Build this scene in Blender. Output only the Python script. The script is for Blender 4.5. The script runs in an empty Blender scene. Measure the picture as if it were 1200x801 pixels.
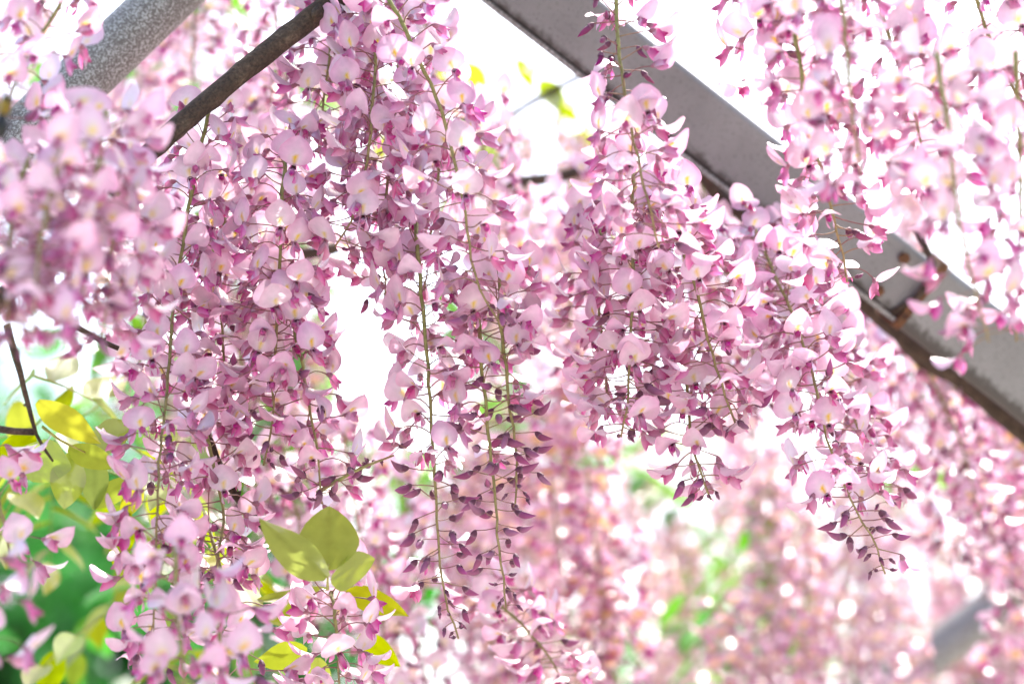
import bpy, math, random
from mathutils import Vector, Matrix, Euler, Quaternion, noise

# ------------------------------------------------------------------ camera, sky, sun, exposure
scene = bpy.context.scene
col = scene.collection
R = math.radians
PITCH = R(15.0)
CAM = Vector((0.0, 0.0, 1.6))
LENS, SENSOR = 85.0, 36.0
FPX = LENS / SENSOR * 1200.0
FOCUS = 1.95

cam_data = bpy.data.cameras.new('camera')
cam_data.lens = LENS
cam_data.sensor_width = SENSOR
cam_data.clip_start = 0.05
cam_data.clip_end = 5000.0
cam_data.dof.use_dof = True
cam_data.dof.focus_distance = FOCUS
cam_data.dof.aperture_fstop = 2.8
cam_data.dof.aperture_blades = 9
cam = bpy.data.objects.new('camera', cam_data)
cam.location = CAM
cam.rotation_euler = (R(90) + PITCH, 0, 0)
col.objects.link(cam)
scene.camera = cam

SUN_EL, SUN_AZ = R(56), R(22)          # azimuth clockwise from +Y, ahead of the camera
world = bpy.data.worlds.new('World')
scene.world = world
world.use_nodes = True
wn = world.node_tree
wn.nodes.clear()
wo = wn.nodes.new('ShaderNodeOutputWorld')
wb = wn.nodes.new('ShaderNodeBackground')
ws = wn.nodes.new('ShaderNodeTexSky')
ws.sky_type = 'NISHITA'
ws.sun_disc = False
ws.sun_elevation = SUN_EL
ws.sun_rotation = SUN_AZ
ws.air_density = 1.0
ws.dust_density = 4.0
ws.ozone_density = 1.0
wb.inputs['Strength'].default_value = 0.15
wn.links.new(ws.outputs['Color'], wb.inputs['Color'])
wn.links.new(wb.outputs['Background'], wo.inputs['Surface'])

sun_data = bpy.data.lights.new('sun', 'SUN')
sun_data.energy = 2.1
sun_data.angle = R(0.53)
sun_data.color = (1.0, 0.955, 0.89)
sun = bpy.data.objects.new('sun', sun_data)
sun_dir = Vector((math.sin(SUN_AZ) * math.cos(SUN_EL), math.cos(SUN_AZ) * math.cos(SUN_EL), math.sin(SUN_EL)))
sun.rotation_euler = (-sun_dir).to_track_quat('-Z', 'Y').to_euler()
sun.location = (0, 0, 12)
col.objects.link(sun)

vs = scene.view_settings
vs.view_transform = 'Standard'
vs.look = 'None'
vs.gamma = 1.0
vs.use_curve_mapping = False
vs.exposure = 1.8

scene.render.engine = 'CYCLES'
cy = scene.cycles
cy.max_bounces = 10
cy.diffuse_bounces = 7
cy.glossy_bounces = 2
cy.transmission_bounces = 7
cy.transparent_max_bounces = 4
cy.caustics_reflective = False
cy.caustics_refractive = False
cy.use_denoising = True
cy.sample_clamp_indirect = 8.0

# ------------------------------------------------------------------ helpers
FWD = Vector((0, math.cos(PITCH), math.sin(PITCH)))
UP = Vector((0, -math.sin(PITCH), math.cos(PITCH)))
RIGHT = Vector((1, 0, 0))


def at(px, py, d):
    """the point seen at a photograph pixel, d metres away along the view axis"""
    return CAM + d * (FWD + RIGHT * ((px - 600.0) / FPX) - UP * ((py - 400.5) / FPX))


def tag(o, label=None, cat=None, group=None, kind=None):
    if label: o['label'] = label
    if cat: o['category'] = cat
    if group: o['group'] = group
    if kind: o['kind'] = kind
    return o


def empty(name, loc):
    o = bpy.data.objects.new(name, None)
    o.empty_display_size = 0.02
    o.location = loc
    col.objects.link(o)
    return o


def link(name, mesh, parent=None, mat=None):
    o = bpy.data.objects.new(name, mesh)
    if parent is not None:
        o.parent = parent
    if mat is not None:
        o.matrix_basis = mat
    col.objects.link(o)
    return o


class MB:
    """collects vertices, faces, a tint per vertex and a material slot per face"""
    def __init__(s):
        s.v, s.f, s.c, s.m = [], [], [], []

    def add(s, verts, faces, cols, m=0):
        b = len(s.v)
        s.v += [tuple(p) for p in verts]
        s.f += [tuple(i + b for i in f) for f in faces]
        s.c += cols if isinstance(cols, list) else [cols] * len(verts)
        s.m += [m] * len(faces)

    def append(s, o, M=None, tint=1.0):
        b = len(s.v)
        s.v += [tuple(M @ Vector(p)) for p in o.v] if M is not None else o.v
        s.f += [tuple(i + b for i in f) for f in o.f]
        s.c += [tuple(x * tint for x in c) for c in o.c]
        s.m += o.m

    def tube(s, pts, radii, sides, colr, m=0, cap=True, rough=0.0, seed=0):
        n = len(pts)
        vs_, cs = [], []
        prev = None
        for i, p in enumerate(pts):
            t = (pts[min(i + 1, n - 1)] - pts[max(i - 1, 0)])
            t = t.normalized() if t.length > 1e-9 else Vector((0, 0, -1))
            if prev is None:
                a = t.orthogonal().normalized()
            else:
                a = (prev - t * prev.dot(t))
                a = a.normalized() if a.length > 1e-6 else t.orthogonal().normalized()
            prev = a
            b = t.cross(a)
            r = radii[i] if isinstance(radii, (list, tuple)) else radii
            for k in range(sides):
                an = 2 * math.pi * k / sides
                d = a * math.cos(an) + b * math.sin(an)
                rr = r
                if rough:
                    rr *= 1 + rough * noise.noise(Vector((p.x * 60 + seed, p.y * 60 + 3 * math.cos(an), p.z * 60 + 3 * math.sin(an))))
                vs_.append(p + d * rr)
                cs.append(colr[i] if isinstance(colr, list) else colr)
        fs = []
        for i in range(n - 1):
            for k in range(sides):
                k2 = (k + 1) % sides
                fs.append((i * sides + k, i * sides + k2, (i + 1) * sides + k2, (i + 1) * sides + k))
        if cap:
            fs.append(tuple(range(sides))[::-1])
            fs.append(tuple((n - 1) * sides + k for k in range(sides)))
        s.add(vs_, fs, cs, m)

    def box(s, c, sx, sy, sz, colr, M=None, m=0):
        vs_ = [Vector((x * sx / 2, y * sy / 2, z * sz / 2)) + Vector(c) for x in (-1, 1) for y in (-1, 1) for z in (-1, 1)]
        if M is not None:
            vs_ = [M @ p for p in vs_]
        s.add(vs_, [(0, 1, 3, 2), (4, 6, 7, 5), (0, 4, 5, 1), (2, 3, 7, 6), (0, 2, 6, 4), (1, 5, 7, 3)], colr, m)

    def mesh(s, name, mats, smooth=True):
        me = bpy.data.meshes.new(name)
        me.from_pydata(s.v, [], s.f)
        at_ = me.color_attributes.new('tint', 'FLOAT_COLOR', 'POINT')
        flat = []
        for c in s.c:
            flat += [c[0], c[1], c[2], 1.0]
        at_.data.foreach_set('color', flat)
        for m in mats:
            me.materials.append(m)
        if any(s.m):
            me.polygons.foreach_set('material_index', s.m)
        if smooth:
            me.polygons.foreach_set('use_smooth', [True] * len(s.f))
        me.update()
        return me


def mix(a, b, t):
    t = max(0.0, min(1.0, t))
    return tuple(x + (y - x) * t for x, y in zip(a, b))


def smooth_path(pts, step):
    """Catmull-Rom through the points, resampled evenly"""
    P = [pts[0] * 2 - pts[1]] + list(pts) + [pts[-1] * 2 - pts[-2]]
    dense = []
    for i in range(1, len(P) - 2):
        p0, p1, p2, p3 = P[i - 1], P[i], P[i + 1], P[i + 2]
        for k in range(24):
            t = k / 24
            dense.append(0.5 * ((2 * p1) + (p2 - p0) * t + (2 * p0 - 5 * p1 + 4 * p2 - p3) * t * t + (3 * p1 - p0 - 3 * p2 + p3) * t ** 3))
    dense.append(P[-2])
    L = [0.0]
    for a, b in zip(dense, dense[1:]):
        L.append(L[-1] + (b - a).length)
    tot = L[-1]
    n = max(3, int(tot / step))
    out, j = [], 0
    for i in range(n + 1):
        s = tot * i / n
        while j < len(L) - 2 and L[j + 1] < s:
            j += 1
        t = (s - L[j]) / max(1e-9, L[j + 1] - L[j])
        out.append(dense[j].lerp(dense[j + 1], min(1, t)))
    return out, tot


# ------------------------------------------------------------------ materials
def new_mat(name):
    m = bpy.data.materials.new(name)
    m.use_nodes = True
    m.node_tree.nodes.clear()
    return m, m.node_tree.nodes, m.node_tree.links


def node(ns, t, **kw):
    n = ns.new(t)
    for k, v in kw.items():
        setattr(n, k, v)
    return n


def petal_material(name, trans, gloss, var_v, var_h, noise_scale, sat=1.0):
    m, ns, ls = new_mat(name)
    out = node(ns, 'ShaderNodeOutputMaterial')
    a = node(ns, 'ShaderNodeAttribute', attribute_name='tint')
    oi = node(ns, 'ShaderNodeObjectInfo')
    tc = node(ns, 'ShaderNodeTexCoord')
    nz = node(ns, 'ShaderNodeTexNoise')
    nz.inputs['Scale'].default_value = noise_scale
    nz.inputs['Detail'].default_value = 3
    ls.new(tc.outputs['Object'], nz.inputs['Vector'])
    # value: object random and noise
    mr = node(ns, 'ShaderNodeMapRange')
    mr.inputs['To Min'].default_value = 1 - var_v
    mr.inputs['To Max'].default_value = 1 + var_v
    ls.new(oi.outputs['Random'], mr.inputs['Value'])
    mn = node(ns, 'ShaderNodeMapRange')
    mn.inputs['From Min'].default_value = 0.3
    mn.inputs['From Max'].default_value = 0.7
    mn.inputs['To Min'].default_value = 0.9
    mn.inputs['To Max'].default_value = 1.06
    ls.new(nz.outputs['Fac'], mn.inputs['Value'])
    mul = node(ns, 'ShaderNodeMath', operation='MULTIPLY')
    ls.new(mr.outputs['Result'], mul.inputs[0])
    ls.new(mn.outputs['Result'], mul.inputs[1])
    # hue: a second random from the first
    h1 = node(ns, 'ShaderNodeMath', operation='MULTIPLY')
    h1.inputs[1].default_value = 37.7
    ls.new(oi.outputs['Random'], h1.inputs[0])
    h2 = node(ns, 'ShaderNodeMath', operation='FRACT')
    ls.new(h1.outputs[0], h2.inputs[0])
    mh = node(ns, 'ShaderNodeMapRange')
    mh.inputs['To Min'].default_value = 0.5 - var_h
    mh.inputs['To Max'].default_value = 0.5 + var_h
    ls.new(h2.outputs[0], mh.inputs['Value'])
    h3 = node(ns, 'ShaderNodeMath', operation='MULTIPLY')
    h3.inputs[1].default_value = 91.3
    ls.new(oi.outputs['Random'], h3.inputs[0])
    h4 = node(ns, 'ShaderNodeMath', operation='FRACT')
    ls.new(h3.outputs[0], h4.inputs[0])
    msat = node(ns, 'ShaderNodeMapRange')
    msat.inputs['To Min'].default_value = 0.8 * sat
    msat.inputs['To Max'].default_value = 1.2 * sat
    ls.new(h4.outputs[0], msat.inputs['Value'])
    hsv = node(ns, 'ShaderNodeHueSaturation')
    ls.new(a.outputs['Color'], hsv.inputs['Color'])
    ls.new(mh.outputs['Result'], hsv.inputs['Hue'])
    ls.new(msat.outputs['Result'], hsv.inputs['Saturation'])
    ls.new(mul.outputs[0], hsv.inputs['Value'])
    d = node(ns, 'ShaderNodeBsdfDiffuse')
    t = node(ns, 'ShaderNodeBsdfTranslucent')
    ls.new(hsv.outputs['Color'], d.inputs['Color'])
    ls.new(hsv.outputs['Color'], t.inputs['Color'])
    mx = node(ns, 'ShaderNodeMixShader')
    mx.inputs[0].default_value = trans
    ls.new(d.outputs[0], mx.inputs[1])
    ls.new(t.outputs[0], mx.inputs[2])
    g = node(ns, 'ShaderNodeBsdfGlossy')
    g.inputs['Roughness'].default_value = 0.45
    lw = node(ns, 'ShaderNodeFresnel')
    lw.inputs['IOR'].default_value = 1.35
    gm = node(ns, 'ShaderNodeMath', operation='MULTIPLY')
    gm.inputs[1].default_value = gloss
    ls.new(lw.outputs[0], gm.inputs[0])
    mx2 = node(ns, 'ShaderNodeMixShader')
    ls.new(gm.outputs[0], mx2.inputs[0])
    ls.new(mx.outputs[0], mx2.inputs[1])
    ls.new(g.outputs[0], mx2.inputs[2])
    ls.new(mx2.outputs[0], out.inputs['Surface'])
    return m


M_PETAL = petal_material('petal', 0.46, 0.5, 0.07, 0.016, 160.0)
M_LEAF = petal_material('leaf', 0.55, 0.12, 0.14, 0.02, 90.0)
M_TREELEAF = petal_material('tree_leaf', 0.6, 0.25, 0.12, 0.015, 0.6)


def stem_material():
    m, ns, ls = new_mat('stem')
    out = node(ns, 'ShaderNodeOutputMaterial')
    b = node(ns, 'ShaderNodeBsdfPrincipled')
    a = node(ns, 'ShaderNodeAttribute', attribute_name='tint')
    tc = node(ns, 'ShaderNodeTexCoord')
    nz = node(ns, 'ShaderNodeTexNoise')
    nz.inputs['Scale'].default_value = 220
    ls.new(tc.outputs['Object'], nz.inputs['Vector'])
    mr = node(ns, 'ShaderNodeMapRange')
    mr.inputs['From Min'].default_value = 0.3
    mr.inputs['From Max'].default_value = 0.7
    mr.inputs['To Min'].default_value = 0.7
    mr.inputs['To Max'].default_value = 1.25
    ls.new(nz.outputs['Fac'], mr.inputs['Value'])
    hsv = node(ns, 'ShaderNodeHueSaturation')
    ls.new(a.outputs['Color'], hsv.inputs['Color'])
    ls.new(mr.outputs['Result'], hsv.inputs['Value'])
    ls.new(hsv.outputs['Color'], b.inputs['Base Color'])
    b.inputs['Roughness'].default_value = 0.6
    b.inputs['Specular IOR Level'].default_value = 0.3
    ls.new(b.outputs[0], out.inputs['Surface'])
    return m


M_STEM = stem_material()


def ramp(ns, stops):
    r = ns.new('ShaderNodeValToRGB')
    e = r.color_ramp.elements
    while len(e) < len(stops):
        e.new(0.5)
    for el, (p, c) in zip(e, stops):
        el.position = p
        el.color = (*c, 1) if len(c) == 3 else c
    return r


def bark_material():
    m, ns, ls = new_mat('bark')
    out = node(ns, 'ShaderNodeOutputMaterial')
    b = node(ns, 'ShaderNodeBsdfPrincipled')
    tc = node(ns, 'ShaderNodeTexCoord')
    n1 = node(ns, 'ShaderNodeTexNoise')
    n1.inputs['Scale'].default_value = 45
    n1.inputs['Detail'].default_value = 6
    n1.inputs['Roughness'].default_value = 0.7
    ls.new(tc.outputs['Object'], n1.inputs['Vector'])
    n2 = node(ns, 'ShaderNodeTexNoise')
    n2.inputs['Scale'].default_value = 420
    n2.inputs['Detail'].default_value = 4
    ls.new(tc.outputs['Object'], n2.inputs['Vector'])
    r1 = ramp(ns, [(0.3, (0.03, 0.018, 0.012)), (0.55, (0.075, 0.047, 0.03)), (0.78, (0.17, 0.12, 0.08))])
    ls.new(n1.outputs['Fac'], r1.inputs[0])
    mr = node(ns, 'ShaderNodeMapRange')
    mr.inputs['From Min'].default_value = 0.35
    mr.inputs['From Max'].default_value = 0.65
    mr.inputs['To Min'].default_value = 0.6
    mr.inputs['To Max'].default_value = 1.3
    ls.new(n2.outputs['Fac'], mr.inputs['Value'])
    hsv = node(ns, 'ShaderNodeHueSaturation')
    ls.new(r1.outputs[0], hsv.inputs['Color'])
    ls.new(mr.outputs['Result'], hsv.inputs['Value'])
    ls.new(hsv.outputs['Color'], b.inputs['Base Color'])
    bp = node(ns, 'ShaderNodeBump')
    bp.inputs['Strength'].default_value = 0.8
    bp.inputs['Distance'].default_value = 0.0015
    ls.new(n2.outputs['Fac'], bp.inputs['Height'])
    ls.new(bp.outputs[0], b.inputs['Normal'])
    b.inputs['Roughness'].default_value = 0.85
    ls.new(b.outputs[0], out.inputs['Surface'])
    return m


M_BARK = bark_material()


def paint_material(name, base, speck, stain_edge, edge_half):
    """weathered grey paint on steel: specks, rain stains, dirt along the arrises (object X is the length)"""
    m, ns, ls = new_mat(name)
    out = node(ns, 'ShaderNodeOutputMaterial')
    b = node(ns, 'ShaderNodeBsdfPrincipled')
    tc = node(ns, 'ShaderNodeTexCoord')
    big = node(ns, 'ShaderNodeTexNoise')
    big.inputs['Scale'].default_value = 14
    big.inputs['Detail'].default_value = 6
    ls.new(tc.outputs['Object'], big.inputs['Vector'])
    r0 = ramp(ns, [(0.3, tuple(x * 0.78 for x in base)), (0.7, tuple(x * 1.12 for x in base))])
    ls.new(big.outputs['Fac'], r0.inputs[0])
    sp = node(ns, 'ShaderNodeTexNoise')
    sp.inputs['Scale'].default_value = 520
    sp.inputs['Detail'].default_value = 5
    sp.inputs['Roughness'].default_value = 0.75
    ls.new(tc.outputs['Object'], sp.inputs['Vector'])
    r1 = ramp(ns, [(0.50 - speck, (1, 1, 1)), (0.56 - speck * 0.9, (0, 0, 0))])
    ls.new(sp.outputs['Fac'], r1.inputs[0])
    mx = node(ns, 'ShaderNodeMix', data_type='RGBA')
    ls.new(r1.outputs[0], mx.inputs[0])
    ls.new(r0.outputs[0], mx.inputs[6])
    mx.inputs[7].default_value = (base[0] * 0.3, base[1] * 0.27, base[2] * 0.25, 1)
    # dirt along the edges
    sep = node(ns, 'ShaderNodeSeparateXYZ')
    ls.new(tc.outputs['Object'], sep.inputs[0])
    ab = node(ns, 'ShaderNodeMath', operation='MULTIPLY')
    ab.inputs[1].default_value = -1.0
    ls.new(sep.outputs['Z'], ab.inputs[0])
    med = node(ns, 'ShaderNodeTexNoise')
    med.inputs['Scale'].default_value = 110
    med.inputs['Detail'].default_value = 8
    med.inputs['Roughness'].default_value = 0.7
    ls.new(tc.outputs['Object'], med.inputs['Vector'])
    off = node(ns, 'ShaderNodeMath', operation='MULTIPLY_ADD')
    off.inputs[1].default_value = edge_half * 0.9
    ls.new(med.outputs['Fac'], off.inputs[0])
    ls.new(ab.outputs[0], off.inputs[2])
    mr = node(ns, 'ShaderNodeMapRange')
    mr.inputs['From Min'].default_value = edge_half * 1.08
    mr.inputs['From Max'].default_value = edge_half * 1.28
    ls.new(off.outputs[0], mr.inputs['Value'])
    st = node(ns, 'ShaderNodeMath', operation='MULTIPLY')
    st.inputs[1].default_value = stain_edge
    ls.new(mr.outputs['Result'], st.inputs[0])
    mx2 = node(ns, 'ShaderNodeMix', data_type='RGBA')
    ls.new(st.outputs[0], mx2.inputs[0])
    ls.new(mx.outputs[2], mx2.inputs[6])
    mx2.inputs[7].default_value = (0.035, 0.024, 0.018, 1)
    ls.new(mx2.outputs[2], b.inputs['Base Color'])
    bp = node(ns, 'ShaderNodeBump')
    bp.inputs['Strength'].default_value = 0.35
    bp.inputs['Distance'].default_value = 0.0006
    ls.new(sp.outputs['Fac'], bp.inputs['Height'])
    ls.new(bp.outputs[0], b.inputs['Normal'])
    b.inputs['Roughness'].default_value = 0.5
    ls.new(b.outputs[0], out.inputs['Surface'])
    return m


M_BEAM = paint_material('grey_paint', (0.24, 0.226, 0.222), 0.15, 0.85, 0.033)
M_PIPE = paint_material('speckled_paint', (0.52, 0.51, 0.50), 0.0, 0.0, 0.033)


def simple_noise_mat(name, c1, c2, scale, rough=0.8, bump=0.0):
    m, ns, ls = new_mat(name)
    out = node(ns, 'ShaderNodeOutputMaterial')
    b = node(ns, 'ShaderNodeBsdfPrincipled')
    tc = node(ns, 'ShaderNodeTexCoord')
    n1 = node(ns, 'ShaderNodeTexNoise')
    n1.inputs['Scale'].default_value = scale
    n1.inputs['Detail'].default_value = 8
    ls.new(tc.outputs['Object'], n1.inputs['Vector'])
    r1 = ramp(ns, [(0.3, c1), (0.7, c2)])
    ls.new(n1.outputs['Fac'], r1.inputs[0])
    ls.new(r1.outputs[0], b.inputs['Base Color'])
    b.inputs['Roughness'].default_value = rough
    if bump:
        bp = node(ns, 'ShaderNodeBump')
        bp.inputs['Distance'].default_value = bump
        ls.new(n1.outputs['Fac'], bp.inputs['Height'])
        ls.new(bp.outputs[0], b.inputs['Normal'])
    ls.new(b.outputs[0], out.inputs['Surface'])
    return m


M_RUST = simple_noise_mat('rust', (0.05, 0.02, 0.010), (0.20, 0.085, 0.035), 120, 0.9, 0.001)
M_GROUND = simple_noise_mat('gravel', (0.36, 0.33, 0.28), (0.50, 0.47, 0.41), 6.0, 0.95, 0.01)
M_GRASS = simple_noise_mat('lawn', (0.05, 0.10, 0.025), (0.10, 0.17, 0.045), 3.0, 0.95, 0.02)
M_BEE = simple_noise_mat('bee_shell', (0.006, 0.006, 0.007), (0.014, 0.013, 0.014), 300, 0.4, 0.0)
M_FUZZ = simple_noise_mat('bee_fuzz', (0.42, 0.27, 0.03), (0.62, 0.42, 0.07), 900, 0.95, 0.001)
M_BAND = simple_noise_mat('bee_band', (0.30, 0.14, 0.03), (0.42, 0.22, 0.06), 900, 0.8, 0.0)


def wing_material():
    m, ns, ls = new_mat('bee_wing')
    out = node(ns, 'ShaderNodeOutputMaterial')
    t = node(ns, 'ShaderNodeBsdfTransparent')
    t.inputs['Color'].default_value = (0.75, 0.7, 0.62, 1)
    g = node(ns, 'ShaderNodeBsdfGlossy')
    g.inputs['Roughness'].default_value = 0.2
    g.inputs['Color'].default_value = (0.4, 0.36, 0.3, 1)
    nz = node(ns, 'ShaderNodeTexVoronoi')
    nz.inputs['Scale'].default_value = 500
    mr = node(ns, 'ShaderNodeMapRange')
    mr.inputs['To Min'].default_value = 0.15
    mr.inputs['To Max'].default_value = 0.4
    ls.new(nz.outputs['Distance'], mr.inputs['Value'])
    mx = node(ns, 'ShaderNodeMixShader')
    ls.new(mr.outputs['Result'], mx.inputs[0])
    ls.new(t.outputs[0], mx.inputs[1])
    ls.new(g.outputs[0], mx.inputs[2])
    ls.new(mx.outputs[0], out.inputs['Surface'])
    return m


M_WING = wing_material()

# ------------------------------------------------------------------ the setting: ground
def sheet(name, size, z, mat, x=0, y=0, sy=None):
    mb = MB()
    h, k = size / 2, (sy or size) / 2
    mb.add([(x - h, y - k, z), (x + h, y - k, z), (x + h, y + k, z), (x - h, y + k, z)], [(0, 1, 2, 3)], (1, 1, 1))
    o = link(name, mb.mesh(name, [mat], False))
    return tag(o, kind='structure')


sheet('ground', 4000, 0.0, M_GRASS)
sheet('path', 16.0, 0.004, M_GROUND, 0, 4, 30.0)

# ------------------------------------------------------------------ the pergola frame
BD = 2.15                                    # distance of the near frame
pergola = empty('pergola', at(390, -200, BD) * 1.0)
pergola.location.z = 0
tag(pergola, 'grey painted steel pergola frame with sloping beams behind the flowers', 'pergola')


def member(name, p0, p1, w, h, mat, roundp=False, face=None, parent=pergola, sides=20):
    """a straight steel member as one bevelled tube; local X runs along it, local Y faces the viewer"""
    x = (p1 - p0)
    L = x.length
    x.normalize()
    y = (CAM - p0) if face is None else face
    y = (y - x * y.dot(x)).normalized()
    z = x.cross(y)
    if z.z < 0:
        y2 = y
        z = -z
        x_, y_ = x, y
        M = Matrix((x_, y_, z)).transposed()
        if M.determinant() < 0:
            x_ = -x
            M = Matrix((x_, y_, z)).transposed()
            p0, p1 = p1, p0
    else:
        M = Matrix((x, y, z)).transposed()
    mb = MB()
    nseg = max(2, int(L / 0.05))
    prof = []
    if roundp:
        for k in range(sides):
            an = 2 * math.pi * k / sides
            prof.append((math.cos(an) * w / 2, math.sin(an) * h / 2))
    else:
        r = min(w, h) * 0.10
        for cx, cz, a0 in ((1, 1, 0), (-1, 1, 90), (-1, -1, 180), (1, -1, 270)):
            for k in range(5):
                an = R(a0 + 22.5 * k)
                prof.append((cx * (w / 2 - r) + r * math.cos(an), cz * (h / 2 - r) + r * math.sin(an)))
    n = len(prof)
    vs_ = [(L * i / nseg, py_, pz_) for i in range(nseg + 1) for py_, pz_ in prof]
    fs = [(i * n + k, i * n + (k + 1) % n, (i + 1) * n + (k + 1) % n, (i + 1) * n + k) for i in range(nseg) for k in range(n)]
    fs += [tuple(range(n))[::-1], tuple(nseg * n + k for k in range(n))]
    mb.add(vs_, fs, (1, 1, 1))
    me = mb.mesh(name, [mat], roundp)
    Mw = Matrix.Translation(p0) @ M.to_4x4()
    Mp = Matrix.Translation(-pergola.location) @ Mw
    o = link(name, me, parent, Mp)
    return o, Mw


# near right-hand rafter: two lengths meeting at a rusty joint
RA, RJ, RB = at(405, -181, BD), at(1068, 338, BD + 0.13), at(1420, 610, BD + 0.2)
raf, MwR = member('rafter', RA, RJ, 0.063, 0.063, M_BEAM)
raf2, _ = member('rafter', RJ, RB, 0.072, 0.072, M_BEAM)
raf['label'] = 'upper length of the grey steel beam with dark stained lower edge'
raf2['label'] = 'lower length of the grey steel beam below the rusty joint'
# thin folded lip along the lower arris
dirR = (RB - RA).normalized()
lipU = dirR.cross((CAM - RA).normalized())
if lipU.z < 0: lipU = -lipU
lip_c = (CAM - RA)
lip_c = (lip_c - dirR * lip_c.dot(dirR)).normalized()
lo, hi = RA - lipU * 0.0325 + lip_c * 0.028, RJ - lipU * 0.0325 + lip_c * 0.028
member('edge_lip', lo, hi, 0.012, 0.0045, M_PIPE)
# joint collar with rust, bolts
collar, _ = member('rusty_collar', RJ - dirR * 0.004, RJ + dirR * 0.004, 0.077, 0.077, M_RUST)
cam_side = (CAM - RJ)
cam_side = (cam_side - dirR * cam_side.dot(dirR)).normalized()
upR = dirR.cross(cam_side)
if upR.z < 0: upR = -upR
for s_, k_ in ((-0.035, 0.018), (-0.035, -0.02)):
    p = RJ + dirR * s_ + upR * k_ + cam_side * 0.033
    mb = MB()
    mb.tube([p, p + cam_side * 0.005], 0.0055, 6, (1, 1, 1))
    o = link('bolt', mb.mesh('bolt', [M_RUST], False), pergola, Matrix.Translation(-pergola.location))
# left rafter: a round speckled pipe
LA, LB = at(388, -185, BD + 0.02), at(-330, 500, 1.95)
lraf, _ = member('rafter', LA, LB, 0.048, 0.048, M_PIPE, True)
lraf['label'] = 'round light grey speckled pipe rafter'
# ridge pipe, eaves and posts: they carry the rafters and stand outside the picture
ridge0 = at(395, -205, BD) + Vector((0, 0, 0.02))
member('ridge_pipe', ridge0 + Vector((0, -2.2, 0.0)), ridge0 + Vector((0, 0.1, 0.0)), 0.07, 0.07, M_BEAM, False, Vector((0, 0, 1)))
for pe in (RB, LB):
    member('post', Vector((pe.x, pe.y, 0.0)), Vector((pe.x, pe.y, pe.z + 0.03)), 0.09, 0.09, M_BEAM, False, Vector((0, -1, 0)))
# far diagonal brace, out of focus low on the right
BR = at(1420, 520, 3.5)
member('brace', at(980, 850, 3.3), BR, 0.06, 0.06, M_PIPE, True)
member('post', Vector((BR.x + 0.03, BR.y, 0.0)), Vector((BR.x + 0.03, BR.y, BR.z + 0.1)), 0.09, 0.09, M_BEAM, False, Vector((0, -1, 0)))

# ------------------------------------------------------------------ wisteria flowers
PALE = (0.88, 0.72, 0.82)
PINK = (0.82, 0.46, 0.65)
MAG = (0.78, 0.25, 0.50)
DEEP = (0.60, 0.07, 0.32)
BUD = (0.50, 0.20, 0.35)
BUD_D = (0.20, 0.06, 0.12)
YEL = (0.86, 0.60, 0.08)
PED = (0.27, 0.12, 0.12)
PEDG = (0.30, 0.26, 0.10)
CAL = (0.40, 0.17, 0.23)
MM = 0.001


def banner(th0, th1, Hh, Rr, hood, point, rng, nu, nv, spot=True, tintp=PINK):
    mb = MB()
    ph = rng.uniform(0, 6.28)
    x = y = 0.0
    P = Vector((3.0, 0, 1.0))
    rows = []
    N = 24
    cur = P.copy()
    spine = [(cur.copy(), th0)]
    for i in range(1, N + 1):
        t = i / N
        th = th0 + (th1 - th0) * t
        cur = cur + Vector((math.cos(th), 0, math.sin(th))) * (Hh / N)
        spine.append((cur.copy(), th))
    vs_, cs = [], []
    skew = rng.uniform(-1, 1) * 0.6
    for j in range(nv + 1):
        v = j / nv
        c, th = spine[min(N, int(round(v * N)))]
        nrm = Vector((math.sin(th), 0, -math.cos(th)))
        f = max(0.0, math.sin(math.pi * min(1, v) ** 0.78)) ** 0.62
        f = f * (1 - point * v * v * 0.55)
        w = Rr * max(f, 0.22 if v < 0.05 else 0.06)
        for i in range(nu + 1):
            u = -1 + 2 * i / nu
            a = u * w
            kap = hood / Rr
            if abs(kap) > 1e-4:
                ay, dn = math.sin(a * kap) / kap, (1 - math.cos(a * kap)) / kap
            else:
                ay, dn = a, 0.0
            rip = 0.55 * math.sin(u * 4.0 + ph + v * 3) * (abs(u) ** 2) * v
            p = c + Vector((0, ay, 0)) + nrm * (dn + rip + skew * u * v)
            vs_.append(p * MM)
            # colour: a pale middle, pink margin, yellow eye near the base
            colr = mix(PALE, tintp, 0.25 + 0.5 * abs(u) ** 1.5 + 0.35 * v * v)
            if spot:
                dx, dv = (a / 2.0), (v - 0.25) / 0.12
                q = dx * dx + dv * dv
                colr = mix(colr, (0.88, 0.82, 0.82), math.exp(-q * 0.28) * 0.8)
                colr = mix(colr, YEL, max(0, 1.35 - q * 0.75) if q < 1.9 else 0)
            cs.append(colr)
    fs = [(j * (nu + 1) + i, j * (nu + 1) + i + 1, (j + 1) * (nu + 1) + i + 1, (j + 1) * (nu + 1) + i) for j in range(nv) for i in range(nu)]
    mb.add(vs_, fs, cs)
    return mb


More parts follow.
